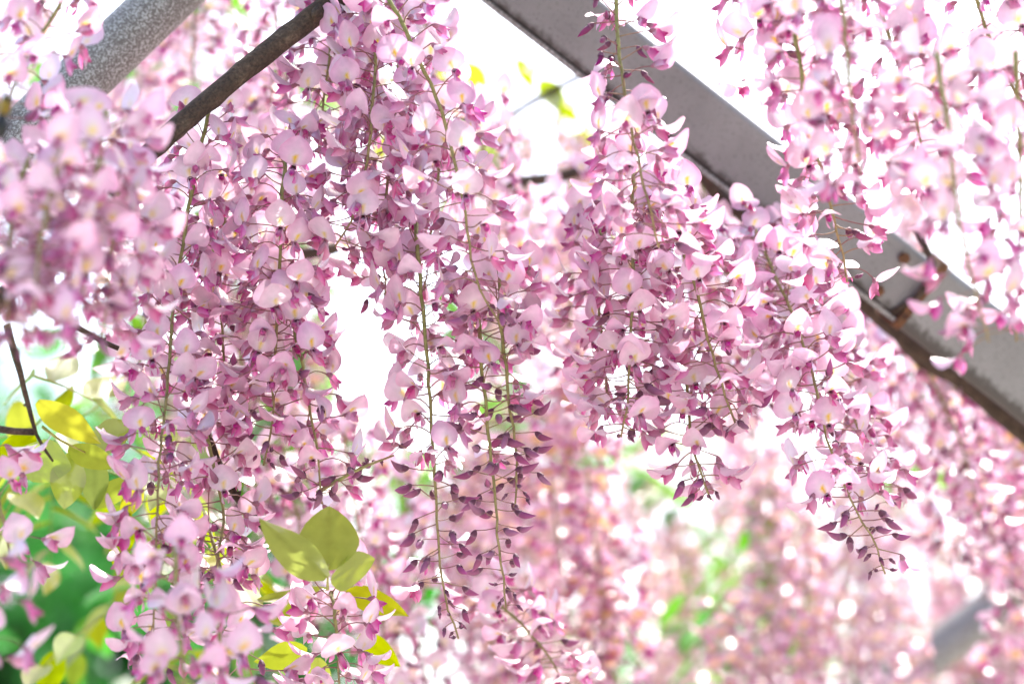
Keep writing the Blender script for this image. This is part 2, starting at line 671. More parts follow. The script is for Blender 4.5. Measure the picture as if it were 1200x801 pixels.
def wings(droop, flare, length, rng, nu, nv, tint=MAG):
    mb = MB()
    for sg in (-1, 1):
        vs_, cs = [], []
        ln = length * rng.uniform(0.93, 1.07)
        for j in range(nv + 1):
            v = j / nv
            h = 6.8 * max(0.0, math.sin(math.pi * min(0.985, 0.06 + 0.94 * v) ** 0.72)) ** 0.75
            an = droop + 0.5 * v * (1 if droop > 0 else -1) * 0.6
            for i in range(nu + 1):
                u = i / nu
                lat = sg * (0.5 + (2.0 + flare * u) * math.sin(math.pi * min(1, 0.1 + v * 0.8)))
                p = Vector((3 + v * ln * math.cos(an), lat, -0.3 - v * ln * math.sin(an) + (0.45 - u) * h))
                vs_.append(p * MM)
                cs.append(mix(mix(tint, PINK, 0.05 + 0.6 * u), DEEP, 0.85 * (1 - u) ** 1.5 * v))
        fs = [(j * (nu + 1) + i, j * (nu + 1) + i + 1, (j + 1) * (nu + 1) + i + 1, (j + 1) * (nu + 1) + i) for j in range(nv) for i in range(nu)]
        if sg < 0:
            fs = [f[::-1] for f in fs]
        mb.add(vs_, fs, cs)
    # keel: a narrow boat between the wings with an upturned tip
    pts, rad = [], []
    for j in range(5):
        v = j / 4
        an = droop * 0.9 - 0.35 * v
        pts.append(Vector((2.5 + v * length * 0.9 * math.cos(an), 0, -1.6 - v * length * 0.9 * math.sin(an))) * MM)
        rad.append((0.8 + 1.5 * math.sin(math.pi * min(1, v * 0.9 + 0.05))) * MM * (0.25 if j == 4 else 1))
    mb.tube(pts, rad, 5, [mix(PALE, DEEP, 0.3 + 0.7 * j / 4) for j in range(5)])
    return mb


def bud_body(length, rad, bend, rng, sides, rings, c0, c1):
    mb = MB()
    vs_, cs = [], []
    for j in range(rings + 1):
        v = j / rings
        r = rad * max(0.05, (0.66 + 1.25 * v - 1.35 * v * v) * (1 - v ** 2.2) ** 0.75)
        if j == rings: r = rad * 0.05
        cx, cz = 2.2 + length * v * (1 - 0.12 * v), bend * length * v * v
        for k in range(sides):
            an = 2 * math.pi * k / sides
            vs_.append(Vector((cx, 0.74 * r * math.cos(an), cz + r * math.sin(an) * (1.15 if math.sin(an) < 0 else 0.75))) * MM)
            cs.append(mix(c0, c1, v * 1.1))
    fs = [(j * sides + k, j * sides + (k + 1) % sides, (j + 1) * sides + (k + 1) % sides, (j + 1) * sides + k) for j in range(rings) for k in range(sides)]
    fs.append(tuple(rings * sides + k for k in range(sides)))
    mb.add(vs_, fs, cs)
    return mb


def calyx(rng, sides, size=1.0, c=CAL, fat=1.0):
    mb = MB()
    pr = [(-1.2, 0.55), (0.3, 1.6), (2.4, 2.2), (4.0, 2.4)]
    mb.tube([Vector((x * size, 0, 0)) * MM for x, r in pr], [r * size * fat * MM for x, r in pr], sides, [mix(c, (c[0] * 0.6, c[1] * 0.6, c[2] * 0.6), 0.5), c, c, mix(c, PINK, 0.25)], 0, False)
    return mb


def make_variant(kind, rng, lod):
    """returns pedicel+calyx, banner, keel builders in metres, origin where the pedicel leaves the stem, X outwards"""
    q = {0: (8, 7, 3, 5, 7, 6), 1: (4, 5, 2, 4, 5, 4), 2: (2, 3, 1, 2, 3, 3)}[lod]
    nu, nv, wu, wv, sides, rings = q
    pl = {'open': rng.uniform(15, 25), 'half': rng.uniform(15, 25), 'bud': rng.uniform(13, 20), 'small': rng.uniform(7, 13), 'wilt': rng.uniform(12, 18)}[kind]
    arch = rng.uniform(-0.1, 0.2) * (1.0 if kind in ('open', 'half') else 0.4)
    pitch = R({'open': rng.uniform(-38, 8), 'half': rng.uniform(-45, -2), 'bud': rng.uniform(-48, 5), 'small': rng.uniform(-40, 20), 'wilt': rng.uniform(-70, -30)}[kind])
    yaw = R(rng.uniform(-42, 42))
    roll = R(rng.uniform(-22, 22))
    pts = []
    for j in range(5):
        v = j / 4
        pts.append(Vector((pl * v, 0, pl * (arch * math.sin(math.pi * v) + 0.10 * v))) * MM)
    H = Matrix.Translation(pts[-1]) @ Euler((roll, -pitch, yaw), 'XYZ').to_matrix().to_4x4() @ Matrix.Translation((1.0 * MM, 0, 0))
    base = MB()
    g = rng.random()
    pc = mix(PED, PEDG, g * 0.8)
    base.tube(pts, [0.62 * MM, 0.48 * MM, 0.45 * MM, 0.45 * MM, 0.55 * MM], 4 if lod else 5, [mix(pc, PED, j / 4) for j in range(5)], 1 if lod else 0, False)
    size = {'open': 1.0, 'half': 1.0, 'bud': 1.05, 'small': 0.7, 'wilt': 0.85}[kind]
    cx = calyx(rng, sides, size, CAL if kind in ('open', 'half') else mix(BUD_D, (0.08, 0.03, 0.05), 0.5), 1.0 if kind in ('open', 'half') else 1.25)
    if lod:
        cx.m = [1] * len(cx.m)
    base.append(cx, H)
    b, k = MB(), None
    if kind == 'open':
        b0 = banner(R(rng.uniform(62, 88)), R(rng.uniform(92, 125)), rng.uniform(20, 23), rng.uniform(11.2, 13.0), rng.uniform(-0.35, 0.4), rng.uniform(0.0, 0.25), rng, nu, nv)
        k0 = wings(R(rng.uniform(12, 45)), rng.uniform(0.5, 2.5), rng.uniform(11.5, 14), rng, wu, wv)
    elif kind == 'half':
        b0 = banner(R(rng.uniform(20, 42)), R(rng.uniform(48, 80)), rng.uniform(19, 22), rng.uniform(11, 12.8), rng.uniform(0.75, 1.3), rng.uniform(0.3, 0.8), rng, nu, nv, rng.random() < 0.4)
        k0 = wings(R(rng.uniform(-2, 22)), rng.uniform(0.2, 1.4), rng.uniform(11.5, 13.5), rng, wu, wv, mix(MAG, DEEP, 0.15))
    elif kind == 'bud':
        b0 = bud_body(rng.uniform(14, 18), rng.uniform(3.5, 4.4), rng.uniform(0.15, 0.5), rng, sides, rings, mix(BUD, BUD_D, 0.35), mix(BUD, MAG, rng.uniform(0.1, 0.5)))
        k0 = None
    elif kind == 'small':
        b0 = bud_body(rng.uniform(6.5, 10), rng.uniform(1.7, 2.3), rng.uniform(-0.2, 0.35), rng, sides, rings, mix(BUD_D, BUD, 0.15), mix(BUD_D, BUD, 0.8))
        k0 = None
    else:
        b0 = bud_body(rng.uniform(11, 15), rng.uniform(2.4, 3.2), rng.uniform(-0.3, 0.4), rng, sides, rings, mix(BUD_D, BUD, 0.4), mix(BUD_D, DEEP, 0.55))
        k0 = None
    b.append(b0, H)
    if k0:
        k = MB()
        k.append(k0, H)
    return base, b, k


rng0 = random.Random(7)
COUNTS = {'open': 10, 'half': 9, 'bud': 5, 'small': 4, 'wilt': 4}
SEEDS = {k: [rng0.randrange(10 ** 6) for _ in range(n)] for k, n in COUNTS.items()}
VAR = {0: {}, 1: {}, 2: {}}
for kind, seeds in SEEDS.items():
    VAR[0][kind], VAR[1][kind], VAR[2][kind] = [], [], []
    for sd in seeds:
        b, p, k = make_variant(kind, random.Random(sd), 0)
        VAR[0][kind].append((b.mesh('pedicel_and_calyx', [M_STEM]), p.mesh('banner_petal', [M_PETAL]), k.mesh('keel_petals', [M_PETAL]) if k else None))
        b, p, k = make_variant(kind, random.Random(sd), 1)
        j = MB()
        j.append(b); j.append(p)
        if k: j.append(k)
        VAR[1][kind].append(j.mesh('flower', [M_PETAL, M_STEM]))
        b, p, k = make_variant(kind, random.Random(sd), 2)
        j = MB()
        j.append(b); j.append(p)
        if k: j.append(k)
        VAR[2][kind].append(j)


def flower_slots(path, tot, dens, bloom, rng, wilt=None, top=0.04, droop=0.0):
    """where the flowers sit on a stem: matrix, kind and variant for each"""
    n = int(tot * dens)
    out = []
    az = rng.uniform(0, 6.28)
    np_ = len(path) - 1
    for i in range(n):
        t = top + (1 - top) * (i + rng.uniform(0, 0.8)) / n
        t = min(0.998, t)
        f = t * np_
        j = min(np_ - 1, int(f))
        p = path[j].lerp(path[j + 1], f - j)
        tan = (path[j + 1] - path[j]).normalized()
        az += R(137.5) + rng.uniform(-0.5, 0.5)
        r = rng.random()
        if wilt and wilt[0] < t < wilt[1] and r < 0.7:
            kind = 'wilt'
        elif t < bloom * 0.62:
            kind = 'open' if r < 0.56 else 'half'
        elif t < bloom:
            kind = 'open' if r < 0.28 else ('half' if r < 0.88 else 'bud')
        elif t < bloom + (1 - bloom) * 0.62:
            kind = 'bud' if r < 0.9 else 'half'
        else:
            kind = 'small' if (t > 0.93 or r < 0.5) else 'bud'
        sc = rng.uniform(1.0, 1.2)
        if kind in ('bud', 'small') and bloom < 1:
            sc *= 1.0 - 0.28 * max(0, (t - bloom) / (1 - bloom))
        elev = R(18 - 34 * t + rng.uniform(-20, 20)) - droop
        # axis follows the stem a little, gravity keeps the heads upright
        zax = (-tan * 0.45 + Vector((0, 0, 0.8))).normalized()
        xax = Vector((math.cos(az), math.sin(az), 0))
        xax = (xax - zax * xax.dot(zax)).normalized()
        yax = zax.cross(xax)
        B = Matrix((xax, yax, zax)).transposed()
        M = Matrix.Translation(p) @ B.to_4x4() @ Matrix.Rotation(-elev, 4, 'Y') @ Matrix.Scale(sc, 4)
        out.append((M, kind, rng.randrange(COUNTS[kind])))
    return out


def stem_mb(path, r0, r1, c0, c1, sides=6, rough=0.12):
    mb = MB()
    n = len(path)
    mb.tube(path, [(r0 + (r1 - r0) * i / (n - 1)) * MM for i in range(n)], sides, [mix(c0, c1, i / (n - 1)) for i in range(n)], 0, True, rough)
    return mb


SG = (0.27, 0.29, 0.09)
SB = (0.30, 0.22, 0.11)
N_FLOWERS = [0]


def raceme(label, group, pts, lod=0, bloom=0.8, dens=265, seed=0, wilt=None, depth=FOCUS, stem=(1.9, 0.8), sc=(SG, SB), top=0.04):
    rng = random.Random(seed * 131 + 17)
    P = [at(p[0], p[1], p[2] if len(p) > 2 else depth) for p in pts]
    path, tot = smooth_path(P, 0.012)
    base = path[0].copy()
    root = empty('wisteria_raceme', base)
    tag(root, label, 'flower cluster', group)
    rel = [p - base for p in path]
    # gentle kinks where pedicels leave
    rel = [p + Vector((rng.uniform(-1, 1), rng.uniform(-1, 1), 0)) * 0.0009 * (0 if i == 0 else 1) for i, p in enumerate(rel)]
    link('stem', stem_mb(rel, stem[0], stem[1], sc[0], sc[1]).mesh('stem', [M_STEM]), root)
    for M, kind, vi in flower_slots(rel, tot, dens, bloom, rng, wilt, top):
        N_FLOWERS[0] += 1
        nm = 'flower' if kind in ('open', 'half', 'wilt') else 'bud'
        if lod == 0:
            b, p, k = VAR[0][kind][vi]
            f = link(nm, b, root, M)
            link('banner_petal' if k else 'bud_petals', p, f)
            if k: link('keel_petals', k, f)
        else:
            link(nm, VAR[1][kind][vi], root, M)
    return root


# far racemes: shared meshes, their flowers too small and blurred to pick apart
MASS = []
for s_ in range(8):
    rng = random.Random(500 + s_)
    Lr = 0.40
    c1, c2 = rng.uniform(-0.04, 0.04), rng.uniform(-0.04, 0.04)
    path, tot = smooth_path([Vector((0, 0, 0)), Vector((c1 * 0.4, c2 * 0.4, -Lr * 0.4)), Vector((c1, c2, -Lr * 0.75)), Vector((c1 * 1.2, c2 * 1.2, -Lr))], 0.03)
    mb = MB()
    for M, kind, vi in flower_slots(path, tot, 225, rng.uniform(0.72, 0.92), rng):
        mb.append(VAR[2][kind][vi], M, rng.uniform(0.9, 1.08))
    MASS.append((mb.mesh('flower_mass', [M_PETAL, M_STEM]), stem_mb(path, 2.0, 0.9, SG, SB, 4).mesh('stem', [M_STEM])))


def far_raceme(label, group, px, py, d, seed, scale=1.0):
    rng = random.Random(seed)
    root = empty('wisteria_raceme', at(px, py, d))
    root.rotation_euler = (rng.uniform(-0.12, 0.12), rng.uniform(-0.12, 0.12), rng.uniform(0, 6.28))
    root.scale = (scale * rng.uniform(0.9, 1.1),) * 2 + (scale * rng.uniform(0.8, 1.15),)
    tag(root, label, 'flower cluster', group)
    m, st = MASS[rng.randrange(8)]
    link('stem', st, root)
    o = link('flower_mass', m, root)
    o['kind'] = 'stuff'
    return root


# ------------------------------------------------------------------ racemes in and near the plane of focus
G = 'wisteria racemes in the plane of focus'
HERO = [
    # label, pixel path (x, y[, depth]), bloom, density, wilt
    ('long wisteria raceme hanging beside the dark branch, its green stem bare below the branch', [(246, 119, 1.975), (238, 160, 1.975), (222, 240, 1.96), (205, 345, 1.95), (196, 450, 1.93), (186, 545, 1.88), (183, 640, 1.87), (178, 780, 1.86)], 0.97, 235, None),
    ('pale pink raceme left of the dark twig stub, straight brown stem', [(336, 150, 2.0), (331, 230), (327, 320), (322, 410), (318, 500), (308, 545)], 0.86, 260, None),
    ('slim raceme on a thin green stem ending above the yellow green leaflets', [(330, 330, 2.02), (346, 390), (358, 450), (370, 520), (378, 590)], 0.9, 190, None),
    ('dense pink raceme hanging under the end of the dark branch', [(438, -40, 2.0), (440, 50, 1.97), (436, 130), (428, 200), (410, 262), (392, 290)], 0.97, 270, None),
    ('full pink raceme beside the long slanting stem, flowers crowded at its middle', [(470, 60, 2.05), (462, 130, 2.03), (455, 210, 2.0), (450, 290, 2.0), (452, 350, 2.0)], 0.95, 300, None),
    ('long slanting raceme whose bare grey green stem crosses in front of the others', [(452, -8, 1.93), (492, 70, 1.92), (520, 140, 1.91), (541, 225, 1.90), (552, 300, 1.90), (566, 345, 1.90), (590, 385, 1.90)], 0.9, 165, None),
    ('hanging raceme with a long tail of dark purple buds, pale flowers above', [(488, 262, 1.99), (492, 330), (500, 410), (505, 490), (510, 570), (514, 640), (522, 700), (538, 748)], 0.62, 250, None),
    ('slender raceme mostly of dark unopened buds, beside the raceme with the long bud tail', [(556, 330, 1.96), (564, 420, 1.95), (572, 500), (579, 580), (586, 650), (594, 712)], 0.40, 230, None),
    ('raceme of purple half shut flowers with a few pale open ones near its top', [(588, 300, 1.98), (586, 370), (592, 420), (598, 480), (606, 540), (604, 590)], 0.5, 250, None),
    ('big dense pink raceme with pale round yellow eyed petals under the grey beam', [(742, 190, 2.03), (741, 270, 1.98), (742, 340, 1.95), (739, 410, 1.94), (735, 470, 1.94), (728, 512, 1.95)], 0.94, 330, None),
    ('pink raceme tucked against the big dense raceme, on a dark thin stem', [(700, 240, 2.08), (704, 300, 2.05), (703, 360, 2.03), (706, 420, 2.02), (712, 465, 2.0)], 0.96, 270, None),
    ('raceme on a thick green stem curving down to the right of the big dense raceme', [(778, 235, 2.0), (796, 285, 1.97), (815, 335), (829, 395), (846, 450), (862, 498)], 0.92, 270, None),
    ('short thin tipped raceme hanging below the curved green stem', [(792, 380, 2.03), (804, 450, 2.0), (808, 500, 1.98), (818, 545), (834, 585)], 0.84, 235, None),
    ('large raceme leaning outward from under the beam, large pale petals above a sparse bud tip', [(878, 255, 2.16), (905, 315, 2.08), (935, 385, 2.0), (957, 460, 1.95), (972, 525, 1.94), (996, 585, 1.94), (1022, 630, 1.94), (1037, 672, 1.95)], 0.86, 245, None),
    ('second raceme leaning beside the large one, half hidden behind its pale petals', [(905, 290, 2.2), (950, 360, 2.14), (985, 440, 2.08), (1012, 520, 2.05), (1040, 590, 2.04)], 0.93, 240, None),
    ('pink raceme hanging in front of the beam, its few tip buds pale with magenta veins', [(926, -30, 1.78), (934, 60, 1.80), (950, 140, 1.82), (966, 215, 1.86), (984, 285, 1.90), (994, 330, 1.92)], 0.96, 215, None),
    ('raceme with a wilting purple top hanging in front of the stained end of the beam', [(722, -60, 1.92), (722, 20, 1.90), (728, 85, 1.88), (742, 160, 1.86), (760, 240, 1.85), (772, 290, 1.86)], 0.98, 250, (0.15, 0.55)),
    ('raceme on a smooth green stem beside the lower leaflets', [(240, 600, 2.0), (256, 655, 1.96), (270, 705, 1.95), (284, 755), (302, 810)], 0.95, 160, None),
    ('raceme growing below the three yellow green leaflets', [(388, 690, 1.98), (392, 715, 1.95), (396, 750, 1.95), (398, 820, 1.95)], 0.95, 260, None),
    ('short side spray of small buds on a bare green stalk reaching sideways', [(372, 577, 1.96), (400, 560, 1.95), (430, 545, 1.95), (462, 533, 1.96)], 0.1, 170, None),
    ('raceme on a knotted brown twig in the crowd below the dark branch', [(236, 452, 2.0), (240, 500, 1.97), (252, 555, 1.96), (262, 610, 1.95), (250, 680, 1.93)], 0.9, 240, None),
    ('leafy looking thin raceme of pale flowers reaching out below the bud tails', [(560, 690, 2.15), (600, 720, 2.13), (640, 765, 2.12), (660, 800, 2.12)], 0.95, 260, None),
    ('crowded pink raceme hanging from the top between the dark branch and the long stem', [(392, -60, 2.05), (388, 40, 2.03), (380, 110, 2.02), (372, 180, 2.02)], 0.95, 260, None),
    ('pink raceme filling the gap above the bud tailed raceme', [(520, 120, 2.08), (515, 200, 2.06), (505, 280, 2.05), (498, 340, 2.04)], 0.95, 250, None),
    ('raceme of open pale flowers between the brown stemmed raceme and the long one', [(270, 190, 2.02), (262, 270, 2.0), (258, 340, 1.99), (262, 420, 1.98), (268, 490, 1.98)], 0.95, 290, None),
]
for i, (lab, pts, bloom, dens, wl) in enumerate(HERO):
    raceme(lab, G, pts, 0, bloom, dens * (1.15 if bloom > 0.8 else 1.0), i + 1, wl)

# ------------------------------------------------------------------ racemes a little before or behind the focus
MID = [
    # foreground, left
    ('soft blurred raceme close to the black bee', 'blurred racemes close by on the left', [(72, 175, 1.60), (60, 225, 1.59), (46, 290, 1.58), (38, 390, 1.57)], 0.98, 260),
    ('soft blurred raceme under the end of the dark branch', 'blurred racemes close by on the left', [(124, 130, 1.68), (114, 200, 1.66), (102, 290, 1.64), (94, 380, 1.63)], 0.98, 270),
    ('pale blurred raceme at the crossing of dark branch and pipe', 'blurred racemes close by on the left', [(92, 140, 1.76), (78, 200, 1.75), (70, 270, 1.74), (62, 340, 1.73)], 0.98, 260),
    ('pale blurred raceme just behind the black bee', 'blurred racemes close by on the left', [(34, 185, 1.70), (18, 230, 1.69), (10, 310, 1.62), (8, 400, 1.60)], 0.98, 260),
    ('blurred raceme hanging below the dark branch beside the long raceme', 'blurred racemes close by on the left', [(140, 190, 1.74), (134, 260, 1.72), (126, 330, 1.70), (120, 400, 1.70)], 0.98, 260),
    ('raceme on a green stem in front of the speckled pipe', 'blurred racemes close by on the left', [(85, -25, 1.80), (50, 40, 1.78), (22, 90, 1.76), (2, 140, 1.75)], 0.98, 180),
    ('blurred raceme tip low in the leafy corner beside the long raceme', 'blurred racemes close by on the left', [(205, 640, 1.70), (206, 700, 1.70), (212, 760, 1.69), (222, 840, 1.68)], 0.98, 210),
    ('blurred raceme spilling over the foot of the long raceme', 'blurred racemes close by on the left', [(262, 700, 1.76), (258, 760, 1.75), (268, 850, 1.74)], 0.98, 170),
    ('small raceme tip standing alone before the green trees', None, [(-22, 500, 1.85), (-6, 560, 1.84), (4, 610, 1.83), (12, 662, 1.83)], 0.95, 150),
    ('blurred petals of a raceme low beside the green trees', None, [(-30, 640, 1.6), (-22, 710, 1.6), (-16, 780, 1.6)], 0.98, 190),
    # top right, nearer than the focus
    ('pink raceme with bare reddish stalks beside the beam raceme', 'racemes hanging over the right end of the beam', [(1020, -40, 1.84), (1040, 40, 1.84), (1062, 105, 1.84), (1080, 165, 1.84), (1092, 215, 1.84)], 0.97, 270),
    ('blurred raceme hanging lowest over the rusty joint', 'racemes hanging over the right end of the beam', [(1098, 60, 1.66), (1110, 150, 1.65), (1122, 240, 1.65), (1140, 330, 1.66), (1160, 400, 1.68)], 0.98, 190),
    ('raceme on a straight brown stem above the rusty joint', 'racemes hanging over the right end of the beam', [(1135, -40, 1.85), (1150, 20, 1.85), (1180, 85, 1.85), (1205, 140, 1.85)], 0.97, 250),
    ('blurred raceme at the far right end of the beam', 'racemes hanging over the right end of the beam', [(1190, 60, 1.72), (1194, 160, 1.72), (1196, 260, 1.72), (1190, 400, 1.74)], 0.97, 210),
    ('blurred pink raceme high over the beam', 'racemes hanging over the right end of the beam', [(980, -60, 1.68), (990, 40, 1.68), (1000, 140, 1.68), (1010, 210, 1.70)], 0.98, 220),
    ('loose raceme at the top beside the beam raceme', 'racemes hanging over the right end of the beam', [(880, -60, 1.85), (886, -20, 1.85), (892, 40, 1.85), (905, 100, 1.86)], 0.95, 170),
    # behind the focus, right
    ('blurred pink raceme behind the large leaning raceme', 'blurred racemes behind the leaning ones', [(1020, 330, 2.55), (1060, 420, 2.5), (1095, 500, 2.5), (1115, 590, 2.5), (1125, 660, 2.5)], 0.95, 260),
    ('blurred pink raceme below the rusty joint', 'blurred racemes behind the leaning ones', [(1060, 390, 2.45), (1095, 450, 2.42), (1130, 530, 2.42), (1150, 610, 2.42)], 0.95, 250),
    ('blurred raceme under the lower length of beam', 'blurred racemes behind the leaning ones', [(1090, 430, 2.6), (1130, 500, 2.6), (1155, 560, 2.6), (1165, 640, 2.6)], 0.95, 260),
    ('blurred raceme in the shade under the beam', 'blurred racemes behind the leaning ones', [(930, 270, 2.55), (980, 370, 2.55), (1020, 460, 2.55), (1060, 560, 2.55)], 0.95, 260),
    ('blurred raceme between the curved stem and the leaning raceme', 'blurred racemes behind the leaning ones', [(850, 230, 2.5), (868, 310, 2.45), (890, 390, 2.42), (905, 460, 2.42)], 0.95, 260),
    ('blurred raceme behind the curved green stem', 'blurred racemes behind the leaning ones', [(820, 210, 2.45), (845, 300, 2.4), (862, 380, 2.38), (880, 440, 2.38)], 0.95, 260),
    ('slightly blurred raceme filling the gap before the leaning raceme', 'blurred racemes behind the leaning ones', [(840, 270, 2.28), (862, 340, 2.26), (882, 410, 2.25), (898, 480, 2.25)], 0.95, 260),
    ('slightly blurred raceme close behind the pale petals of the leaning raceme', 'blurred racemes behind the leaning ones', [(925, 330, 2.3), (960, 420, 2.28), (990, 500, 2.27), (1020, 570, 2.27)], 0.95, 260),
    ('blurred raceme low at the edge under the beam', 'blurred racemes behind the leaning ones', [(1175, 500, 2.9), (1180, 600, 2.9), (1190, 700, 2.9)], 0.98, 260),
    # behind the focus, middle and left
    ('blurred pink raceme left of the big dense raceme', 'blurred racemes behind the sharp ones', [(668, 215, 2.45), (672, 290, 2.42), (668, 370, 2.4), (680, 440, 2.4)], 0.95, 260),
    ('blurred pink raceme above the big dense raceme', 'blurred racemes behind the sharp ones', [(760, 200, 2.3), (775, 270, 2.28), (780, 350, 2.25), (790, 420, 2.25)], 0.95, 270),
    ('blurred raceme behind the full pink raceme', 'blurred racemes behind the sharp ones', [(495, -40, 2.35), (500, 60, 2.3), (495, 150, 2.3), (490, 230, 2.3)], 0.95, 260),
    ('blurred raceme behind the slanting stem', 'blurred racemes behind the sharp ones', [(560, 120, 2.3), (570, 200, 2.3), (585, 280, 2.3), (600, 340, 2.3)], 0.95, 230),
    ('blurred raceme behind the brown stemmed raceme', 'blurred racemes behind the sharp ones', [(300, 90, 2.35), (296, 180, 2.3), (292, 270, 2.3), (290, 360, 2.3)], 0.95, 240),
    ('blurred raceme behind the middle of the long raceme', 'blurred racemes behind the sharp ones', [(170, 200, 2.2), (172, 290, 2.15), (170, 380, 2.15), (160, 450, 2.15)], 0.95, 250),
    ('blurred raceme under the twig stub', 'blurred racemes behind the sharp ones', [(280, 400, 2.3), (290, 480, 2.3), (300, 560, 2.3), (310, 640, 2.3)], 0.95, 240),
    ('blurred raceme behind the thin green stemmed raceme', 'blurred racemes behind the sharp ones', [(400, 480, 2.35), (410, 550, 2.35), (420, 620, 2.35), (430, 690, 2.35)], 0.95, 220),
    ('blurred raceme behind the yellow green leaflets', 'blurred racemes behind the sharp ones', [(330, 520, 2.3), (345, 590, 2.3), (360, 660, 2.3), (370, 740, 2.3)], 0.95, 230),
    ('blurred raceme behind the bud tailed raceme', 'blurred racemes behind the sharp ones', [(470, 560, 2.5), (480, 640, 2.5), (490, 720, 2.5), (500, 800, 2.5)], 0.95, 250),
    ('blurred raceme below the side spray of buds', 'blurred racemes behind the sharp ones', [(440, 600, 2.4), (445, 680, 2.4), (450, 760, 2.4), (455, 830, 2.4)], 0.95, 240),
    ('blurred raceme beyond the purple half shut raceme', 'blurred racemes behind the sharp ones', [(550, 620, 2.6), (565, 700, 2.6), (580, 780, 2.6), (590, 860, 2.6)], 0.95, 250),
    ('blurred raceme above the dark branch', 'blurred racemes behind the sharp ones', [(230, -60, 2.45), (228, 20, 2.45), (225, 100, 2.45), (215, 170, 2.45)], 0.95, 230),
    ('blurred raceme between pipe and dark branch', 'blurred racemes behind the sharp ones', [(150, 40, 2.7), (148, 110, 2.7), (145, 180, 2.7), (140, 250, 2.7)], 0.95, 240),
    ('blurred raceme at the top beside the dark branch', 'blurred racemes behind the sharp ones', [(320, -80, 2.3), (325, 0, 2.3), (322, 60, 2.3), (318, 120, 2.3)], 0.95, 230),
]
for i, (lab, grp, pts, bloom, dens) in enumerate(MID):
    raceme(lab, grp, pts, 1, bloom, dens, i + 101)

# ------------------------------------------------------------------ far racemes, melted into soft discs
rngf = random.Random(77)
def far_label(px, d):
    where = ('beyond the dark bud tails' if px < 700 else 'below the big dense raceme' if px < 850 else
             'below the thin tipped raceme' if px < 940 else 'below the bud tip of the leaning raceme' if px < 1060 else 'around the far diagonal brace')
    return ('large soft pink discs of a blurred raceme ' if d < 3.5 else 'blurred pink raceme ' if d < 4.4 else 'faint smallest far raceme ') + where


for k in range(56):
    d = 2.7 + 2.4 * rngf.random() ** 1.5
    px = rngf.uniform(585, 1230)
    py = rngf.uniform(500, 830) - 130 * 3.2 / d * rngf.uniform(0.3, 1.0)
    if 1040 < px < 1200 and d < 3.6 and py > 460:
        d += 1.0
    far_raceme(far_label(px, d), 'far racemes low behind', px, py, d, 9000 + k, rngf.uniform(0.8, 1.15))
for k in range(12):
    far_raceme('far blurred raceme between the leaflets and the dark bud tails', 'far racemes between leaves and buds', rngf.uniform(400, 620), rngf.uniform(430, 700), rngf.uniform(2.7, 3.8), 9150 + k, rngf.uniform(0.7, 1.0))
for k in range(10):
    px, d = rngf.uniform(630, 920), rngf.uniform(3.2, 5.2)
    far_raceme(far_label(px, d), 'far racemes low behind', px, rngf.uniform(400, 560), d, 9600 + k, rngf.uniform(0.6, 1.0))
for k, (px, py, d) in enumerate([(905, 560, 3.0), (945, 600, 2.9), (985, 570, 3.1), (1020, 620, 3.0), (1048, 690, 3.1), (880, 640, 3.2), (760, 560, 3.3), (800, 610, 3.2), (700, 600, 3.3)]):
    far_raceme(far_label(px, d), 'far racemes low behind', px, py, d, 9700 + k, 0.8)
for k in range(16):
    d = rngf.uniform(2.9, 4.4)
    far_raceme('far blurred raceme hanging above the dark branch and the speckled pipe', 'far racemes above the branch', rngf.uniform(20, 420), rngf.uniform(-180, 120), d, 9200 + k)
for k in range(22):
    d = rngf.uniform(2.8, 4.6)
    far_raceme('far blurred raceme glimpsed between the sharp racemes and the beam', 'far racemes in the gap by the beam', rngf.uniform(560, 720), rngf.uniform(130, 380), d, 9300 + k, rngf.uniform(0.6, 0.9))
for k in range(10):
    d = rngf.uniform(3.0, 4.6)
    far_raceme('far blurred raceme hanging above the rusty joint of the beam', 'far racemes above the beam', rngf.uniform(960, 1200), rngf.uniform(-120, 160), d, 9400 + k, rngf.uniform(0.7, 1.0))
for k in range(12):
    d = rngf.uniform(2.8, 3.8)
    far_raceme('far blurred raceme behind the long raceme and its neighbours', 'far racemes behind the long one', rngf.uniform(200, 380), rngf.uniform(150, 480), d, 9500 + k, rngf.uniform(0.7, 1.0))

# ------------------------------------------------------------------ vine wood
def vine(label, pts, r0, r1, sides=10, knots=(), name='vine_branch', grp=None):
    P = [at(*p) for p in pts]
    path, tot = smooth_path(P, 0.012)
    base = path[0].copy()
    root = empty(name, base)
    tag(root, label, 'branch', grp)
    rel = [p - base for p in path]
    n = len(rel)
    mb = MB()
    mb.tube(rel, [(r0 + (r1 - r0) * i / (n - 1)) * MM for i in range(n)], sides, (1, 1, 1), 0, True, 0.22, n)
    link('wood', mb.mesh('wood', [M_BARK]), root)
    rg = random.Random(n * 7 + int(r0 * 10))
    for t in knots:
        p = rel[int(t * (n - 1))]
        r = (r0 + (r1 - r0) * t) * MM
        d = Vector((rg.uniform(-1, 1), rg.uniform(-1, 0.2), rg.uniform(-0.6, 1))).normalized()
        k = MB()
        k.tube([p - d * r * 0.3, p + d * r * 0.9, p + d * r * 1.6, p + d * r * 2.1], [r * 0.9, r * 0.8, r * 0.55, r * 0.2], 7, (1, 1, 1), 0, True, 0.5, t * 9)
        link('knot', k.mesh('knot', [M_BARK]), root)
    return root


